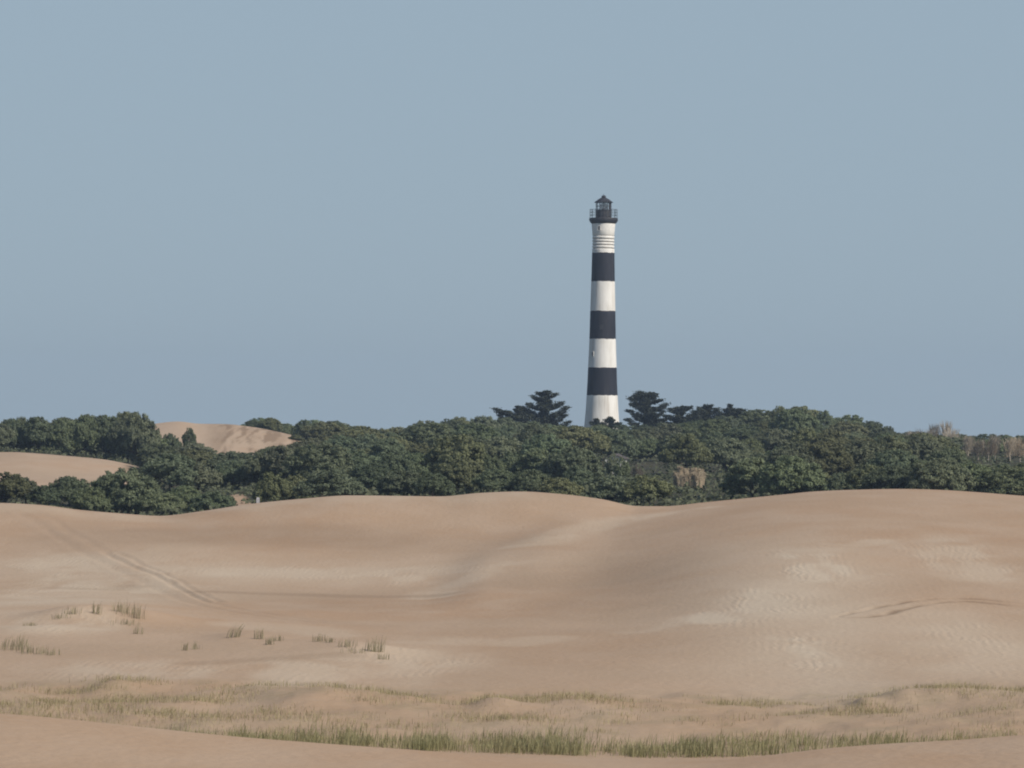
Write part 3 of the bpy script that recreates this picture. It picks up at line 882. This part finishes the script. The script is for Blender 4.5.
def straw_shrub(u, Y, row, w, h, n, label, tint):
    x = world_x(u, Y); z = float(ground_z(x, Y))
    root = empty('dry_shrub', (x, Y, z)); tag(root, label, 'shrub')
    cr = MB(); r = np.random.default_rng(int(u))
    plumes = [(w * r.uniform(-.85, .85), w * r.uniform(-.6, .6), h * r.uniform(.5, 1.0), r.uniform(.15, .4) * w) for q in range(9)]
    for k in range(n):
        qx, qy, qh, qr = plumes[k % 9]
        a = r.uniform(0, 2 * PI); d = qr * math.sqrt(r.uniform(0, 1)); px, py = qx + d * math.cos(a), qy + d * math.sin(a)
        t = qh * r.uniform(.55, 1.0); b = t * r.uniform(0, .5)
        cr.tube([(px - .2 * (px - qx), py, b), (px, py, b * .4 + t * .6), (px + r.normal() * .14, py + r.normal() * .1, t), (px + r.normal() * .3, py, t - abs(r.normal()) * .12)], [.025, .035, .04, .015], 3, False)
    c = cr.build('crown', M_DRY, root); c.color = (*tint, 1)
    tk = MB()
    for k in range(6):
        a = 2 * PI * k / 6
        tk.tube([(.1 * math.cos(a), .1 * math.sin(a), -.3), (w * .35 * math.cos(a), w * .35 * math.sin(a), h * .5), (w * .5 * math.cos(a), w * .5 * math.sin(a), h * .85)], [.07, .05, .02], 5)
    tk.build('trunk', M_BARK, root)

straw_shrub(687, 520, 490, 1.95, 3.6, 900, 'straw coloured drooping shrub in the green thicket right of the tower', (1.15, 1.08, .95))
straw_shrub(638, 560, 482, .75, 2.9, 120, 'thin greyish dry shrub right of the little white house', (.42, .42, .42))
straw_shrub(958, 462, 492, .5, 1.0, 60, 'tiny pale dry bush at the sand edge below the bare trees', (.7, .7, .72))


# little white house glimpsed through the trees
def house():
    u, Y = 616, 600
    x = world_x(u, Y); z = float(ground_z(x, Y))
    root = empty('cottage', (x, Y, z), math.radians(-12)); tag(root, 'little white house half hidden among the trees below the tower', 'house')
    mw = simple_mat('house_limewash', (.74, .72, .68), .85, noise=.1, scale=1.2)
    mr = simple_mat('house_roof_sheet', (.09, .075, .07), .8, noise=.2, scale=2)
    mg = simple_mat('house_dark_glass', (.03, .032, .035), .3)
    w = MB(); W, D, H = 2.6, 3.6, 2.75
    w.box((0, 0, H / 2), (W, D, H))
    w.add([(-W / 2, -D / 2, H), (W / 2, -D / 2, H), (0, -D / 2, H + .55)], [(0, 1, 2)]); w.add([(-W / 2, D / 2, H), (W / 2, D / 2, H), (0, D / 2, H + .55)], [(2, 1, 0)])
    w.build('wall', mw, root)
    r = MB()
    for s in (-1, 1):
        e = .3; a = (s * (W / 2 + e), H - .12); b = (0, H + .6)
        for yy in (0,):
            vs = [(a[0], -D / 2 - e, a[1]), (a[0], D / 2 + e, a[1]), (b[0], D / 2 + e, b[1]), (b[0], -D / 2 - e, b[1])]
            vs += [(p[0], p[1], p[2] + .12) for p in vs]
            r.add(vs, [(0, 1, 2, 3), (7, 6, 5, 4), (0, 4, 5, 1), (1, 5, 6, 2), (2, 6, 7, 3), (3, 7, 4, 0)])
    r.build('roof', mr, root)
    d = MB(); d.box((.6, -D / 2 - .03, 1.0), (.7, .12, 1.9)); d.build('door', mr, root)
    f = MB(); f.box((-.5, -D / 2 - .03, 1.5), (1.0, .12, 1.0)); fo = f.build('window', mr, root)
    p = MB(); p.box((-.5, -D / 2 - .08, 1.5), (.8, .06, .8)); p.build('pane', mg, fo)


house()
cm_, lb_ = crown_mesh('loose_crown', 331, 2.2, 3.4, 5, M_LEAF, .12, .22)
for k, (u, Y, tn, lab) in enumerate(((612, 574, 'grey green', 'loose leafy young tree letting the white house show through'), (622, 562, 'mid green', 'second loose young tree before the white house, right side'))):
    x = world_x(u, Y); z = float(ground_z(x, Y))
    place('young_tree', cm_, trunk_mesh('loose_trunk', lb_, 3.4, .1), (x, Y, z - .1), (.58, .58, 1.12 - .1 * k), k * 2.0, TINTS[tn], lab, 'tree')


# small pale marker post at the sand edge
def marker():
    Y = 452; x = world_x(258, Y); z = float(ground_z(x, Y)); top = world_z(498.3, Y)
    root = empty('marker_post', (x, Y, z)); tag(root, 'small pale marker post on bare sand at the edge of the thicket', 'post')
    mw = simple_mat('marker_white', (.4, .39, .40), .7, noise=.12, scale=4)
    mk = simple_mat('marker_base', (.3, .29, .28), .9)
    h = max(.5, top - z)
    b = MB(); b.box((0, 0, .05), (.5, .42, .3)); b.build('base', mk, root)
    s = MB(); s.v = []; s.box((0, 0, .2 + (h - .2) / 2), (.36, .3, h - .2))
    s.add([(-.18, -.15, h), (.18, -.15, h), (.18, .15, h), (-.18, .15, h), (-.1, -.08, h + .1), (.1, -.08, h + .1), (.1, .08, h + .1), (-.1, .08, h + .1)], [(0, 1, 5, 4), (1, 2, 6, 5), (2, 3, 7, 6), (3, 0, 4, 7), (4, 5, 6, 7)])
    s.build('shaft', mw, root)


marker()


# ------------------------------------------------------------------ undergrowth of the woods (uncountable)
def undergrowth():
    n = 2600
    Yc = 449 + (905 - 449) * rng.uniform(0, 1, n) ** 1.25
    Uc = rng.uniform(-180, 1200, n)
    C = []; Nn = []
    for u, Y in zip(Uc, Yc):
        x = world_x(u, Y)
        i = min(np.searchsorted(YG, Y), nr - 1); j = min(np.searchsorted(UG, u), nc - 1)
        if VEG[i, j] < .8 or (128 < u < 300 and Y > 790) or (85 < u < 155 and 500 < Y < 640): continue
        if 604 < u < 628 and Y < 700: hh = .5
        else: hh = rng.uniform(.5, 1.5)
        m = 26
        p = rng.normal(size=(m, 3)) * np.array([.9, .9, .35 * hh]); p[:, 2] = np.abs(p[:, 2]) * 1.3 + .05
        w = np.array([x, Y, float(ground_z(x, Y))]) + p
        C.append(w); Nn.append(rng.normal(size=(m, 3)) * .8 + np.array([0, -.4, .8]))
    C = np.concatenate(C); Nn = np.concatenate(Nn)
    v, f = leaf_quads(C, rng.uniform(.12, .26, len(C)), Nn)
    tag(link('undergrowth', mesh_np('undergrowth', v, f, M_UNDER)), 'low green undergrowth covering the ground beneath the trees', 'undergrowth', kind='stuff')


undergrowth()


# ------------------------------------------------------------------ marram grass
def blades(bases, h, spread, width, lean=(.12, 0)):
    """bases (n,3) one blade each -> verts, faces: two-segment tapering strips"""
    n = len(bases)
    a = rng.uniform(0, 2 * PI, n); fw = np.stack([np.cos(a), np.sin(a), np.zeros(n)], 1)
    side = np.stack([-np.sin(a), np.cos(a), np.zeros(n)], 1)
    hh = h * rng.uniform(.55, 1.1, n); bend = spread * rng.uniform(.1, 1.0, n)
    up = np.array([0, 0, 1.0]); ln = np.array([lean[0], lean[1], 0])
    p0 = bases - up * .05
    p1 = bases + up * (hh * .55)[:, None] + fw * (bend * .3 * hh)[:, None] + ln * (hh * .4)[:, None]
    p2 = bases + up * (hh * (1 - .25 * bend))[:, None] + fw * (bend * hh)[:, None] + ln * hh[:, None]
    w = (width * rng.uniform(.6, 1.3, n))[:, None]
    v = np.stack([p0 - side * w, p0 + side * w, p1 - side * w * .8, p1 + side * w * .8, p2 - side * w * .15, p2 + side * w * .15], 1).reshape(-1, 3)
    b = np.arange(n)[:, None] * 6
    f = np.concatenate([b + np.array([[0, 1, 3, 2]]), b + np.array([[2, 3, 5, 4]])])
    return v, f


def grass_stuff(name, centers, per, r, h, spread, width, mat, label):
    n = len(centers)
    c = np.repeat(centers, per, 0)
    hs = np.repeat(h, per)
    off = rng.normal(size=(len(c), 2)) * np.repeat(r, per)[:, None]
    x = c[:, 0] + off[:, 0]; y = c[:, 1] + off[:, 1]
    b = np.stack([x, y, ground_z(x, y)], 1)
    v, f = blades(b, hs, spread, width)
    return tag(link(name, mesh_np(name, v, f, mat)), label, 'grass', kind='stuff')


# green belt right behind the near sand edge
n = 1500
u = rng.uniform(-120, 1150, n); dens = np.interp(u, [-120, 0, 90, 150, 170, 240, 300, 350, 400, 470, 560, 700, 800, 880, 930, 960, 1150], [.25, .2, .15, .2, .75, .5, .6, .7, 1, .9, 1, 1, .9, .7, .35, .15, .1])
keep = rng.uniform(0, 1, n) < dens * (.2 + 1.2 * np.clip(.5 + 1.3 * fbm(u / 22, u * 0 + 3.3, 2), 0, 1))
u = u[keep]; Y = 132.5 + np.abs(rng.normal(size=len(u))) * 2.6
c = np.stack([world_x(u, Y), Y], 1)
hgt = .48 * rng.uniform(.4, 1.25, len(u)) * np.interp(u, [0, 150, 400, 600, 900, 1024], [.6, .8, 1, 1.1, .95, .6])
grass_stuff('beach_grass', c, 17, rng.uniform(.12, .38, len(u)), hgt, .5, .011, M_GRASS_GREEN, 'belt of green grass along the foot of the near sand edge')
# sparse pale grass over the hummocks
n = 5200
u = rng.uniform(-160, 1190, n); Y = rng.uniform(134, 171, n)
x = world_x(u, Y)
dn = fbm(x / 2.2 + 11, Y / 4.0, 3)
far = np.interp(u, [0, 60, 110, 180, 380, 420, 460, 520, 700, 820, 860, 1024], [164, 165, 170, 165, 166, 160, 160, 166, 164, 160, 164, 163])
keep = (dn + rng.normal(size=n) * .12 > .1) & (Y < far + rng.normal(size=n) * 1.5)
keep |= (np.abs(Y - far) < 2.2) & (rng.uniform(0, 1, n) < .4) & (dn > -.15)
keep &= ~((((u > 285) & (u < 415)) | ((u > 545) & (u < 715)) | (u > 900)) & (Y > 136) & (Y < 157) & (rng.uniform(0, 1, n) < .72))
keep &= ~((u > 425) & (u < 470) & (Y > 138) & (rng.uniform(0, 1, n) < .75))
c = np.stack([x[keep], Y[keep]], 1)
grass_stuff('dune_grass', c, 22, rng.uniform(.2, .85, keep.sum()), rng.uniform(.12, .36, keep.sum()), 1.1, .0075, M_GRASS_PALE, 'sparse straw coloured grass spread over the low sand hummocks')

# single tufts on the slope behind, each a thing of its own
TUFTS = [(12, 650, 11, 1.3, 'low tuft cut off by the left edge of the photo'), (17, 647, 14, .5, 'bushy tuft at the far left, taller of the two'), (27, 653, 10, .7, 'loose tuft just right of the bushy one at the far left'), (40, 655, 9, .8, 'thin straw tuft third from the left edge'), (53, 656, 6, .5, 'scrubby little tuft at the right end of the left group'),
         (31, 626, 4, .4, 'tiny dark tuft alone on the pale sand'), (60, 619, 6, .6, 'flat dark tuft on the small ridge with a shadow'), (71, 615, 8, .5, 'pale tuft crowning the small ridge'),
         (97, 614, 12, .45, 'slim upright tuft left of the dense clump'), (119, 612, 11, .4, 'left part of the dense clump, dark at its foot'), (129, 615, 14, .75, 'dense clump of upright grass, the largest on the mound'), (138, 619, 16, .55, 'right end of the dense clump, tallest blades'), (126, 625, 7, .9, 'sparse low tuft below the dense clump'), (139, 634, 9, .4, 'small tuft below right of the dense clump'),
         (186, 651, 10, .22, 'single dark upright sprig standing alone'), (196, 650, 8, .3, 'faint tuft beside the dark sprig'), (234, 638, 15, .45, 'slanting wedge shaped tuft leaning right'), (259, 640, 12, .35, 'upright tuft right of the slanting wedge'), (270, 645, 9, .3, 'short tuft below right of the upright one'), (278, 641, 7, .4, 'faint straw tuft right of the short one'),
         (318, 642, 9, .5, 'pale tuft at the left of the far right string'), (330, 643, 6, .5, 'wispy tuft second in the right string'), (347, 648, 9, .5, 'loose tuft third in the right string'), (355, 653, 6, .6, 'low flat tuft under the right string'), (371, 652, 13, .4, 'tuft left of the tallest at the end of the string'), (379, 653, 18, .35, 'tallest tuft, at the right end of the string'), (383, 660, 7, .4, 'short tuft at the foot of the tallest one')]
for u, rowp, hp, rad, lab in TUFTS:
    Y = ground_at_pixel(u, rowp, 172.0)
    x = world_x(u, Y); z = float(ground_z(x, Y)); h = hp / F * Y * 1.0
    n = int(16 + 42 * rad)
    off = rng.normal(size=(n, 2)) * rad * .42
    b = np.stack([off[:, 0], off[:, 1], ground_z(x + off[:, 0], Y + off[:, 1]) - z], 1)
    v, f = blades(b, np.full(n, h), .4, .013, (.45 if 'leaning' in lab else .08, 0))
    o = link('grass_tuft', mesh_np('grass_tuft', v, f, M_TUFT)); o.location = (x, Y, z)
    tag(o, lab, 'grass tuft', 'grass tufts on the sand slope')

# ------------------------------------------------------------------ air, sky, sun
SUN_AZ, SUN_EL = math.radians(126), math.radians(38)
w = bpy.data.worlds.new("World"); SC.world = w; w.use_nodes = True
nt = w.node_tree; bg = nt.nodes['Background']
sk = nt.nodes.new('ShaderNodeTexSky'); sk.sky_type = 'NISHITA'; sk.sun_disc = False
sk.sun_elevation = SUN_EL; sk.sun_rotation = SUN_AZ; sk.air_density = 1.0; sk.dust_density = .6; sk.ozone_density = 1.5; sk.altitude = 0
STR = .08
bg.inputs[1].default_value = STR
tcw = nt.nodes.new('ShaderNodeTexCoord'); sp_ = nt.nodes.new('ShaderNodeSeparateXYZ'); nt.links.new(tcw.outputs['Generated'], sp_.inputs[0])
low = ramp(nt, sp_.outputs['Z'], .12, .5, 1, 0)
low.node.inputs['To Min'].default_value = .9; low.node.inputs['To Max'].default_value = 0
nt.links.new(mixc(nt, low, sk.outputs[0], tuple(c / STR for c in (.332, .431, .519))), bg.inputs[0])
sd = bpy.data.lights.new('sun', 'SUN'); sd.energy = 4.0; sd.angle = math.radians(.53); sd.color = (1, .93, .83)
so = bpy.data.objects.new('sun', sd); COL.objects.link(so); so.location = (60, -60, 80)
d = (math.sin(SUN_AZ) * math.cos(SUN_EL), math.cos(SUN_AZ) * math.cos(SUN_EL), math.sin(SUN_EL))
from mathutils import Vector
so.rotation_euler = Vector(d).to_track_quat('Z', 'Y').to_euler()

HAZE = 0.00014
if HAZE:
    hm_, hnt, hb = new_mat('haze_air')
    hnt.nodes.remove(hb)
    pv = hnt.nodes.new('ShaderNodeVolumePrincipled'); pv.inputs['Color'].default_value = (.62, .78, 1.0, 1); pv.inputs['Density'].default_value = HAZE; pv.inputs['Anisotropy'].default_value = .2
    hnt.links.new(pv.outputs[0], hnt.nodes['Material Output'].inputs['Volume'])
    xm = float(np.abs(XX).max()) + 30; zt = TZ0 + 62; zb = float(Z.min()) - 1
    hz = MB(); hz.box((0, 1350, (zt + zb) / 2), (2 * xm, 3400, zt - zb))
    tag(hz.build('haze', hm_), 'thin bluish haze over the dunes', 'haze', kind='stuff')

cd = bpy.data.cameras.new('camera'); cam = bpy.data.objects.new('camera', cd); COL.objects.link(cam)
cam.location = (0, 0, CZ); cam.rotation_euler = (PI / 2, 0, 0)
cd.sensor_width = 36; cd.lens = 36 * F / 1024; cd.shift_y = (EYE - 384) / 1024
cd.clip_start = .5; cd.clip_end = 20000
SC.camera = cam
SC.render.resolution_x, SC.render.resolution_y = 1024, 768
SC.view_settings.view_transform = 'Standard'; SC.view_settings.look = 'None'
SC.view_settings.exposure = 0; SC.view_settings.gamma = 1
try:
    SC.cycles.filter_width = 2.0
    SC.cycles.use_denoising = True
    SC.cycles.denoiser = 'OPENIMAGEDENOISE'
    SC.cycles.max_bounces = 8; SC.cycles.volume_bounces = 0
except Exception: pass
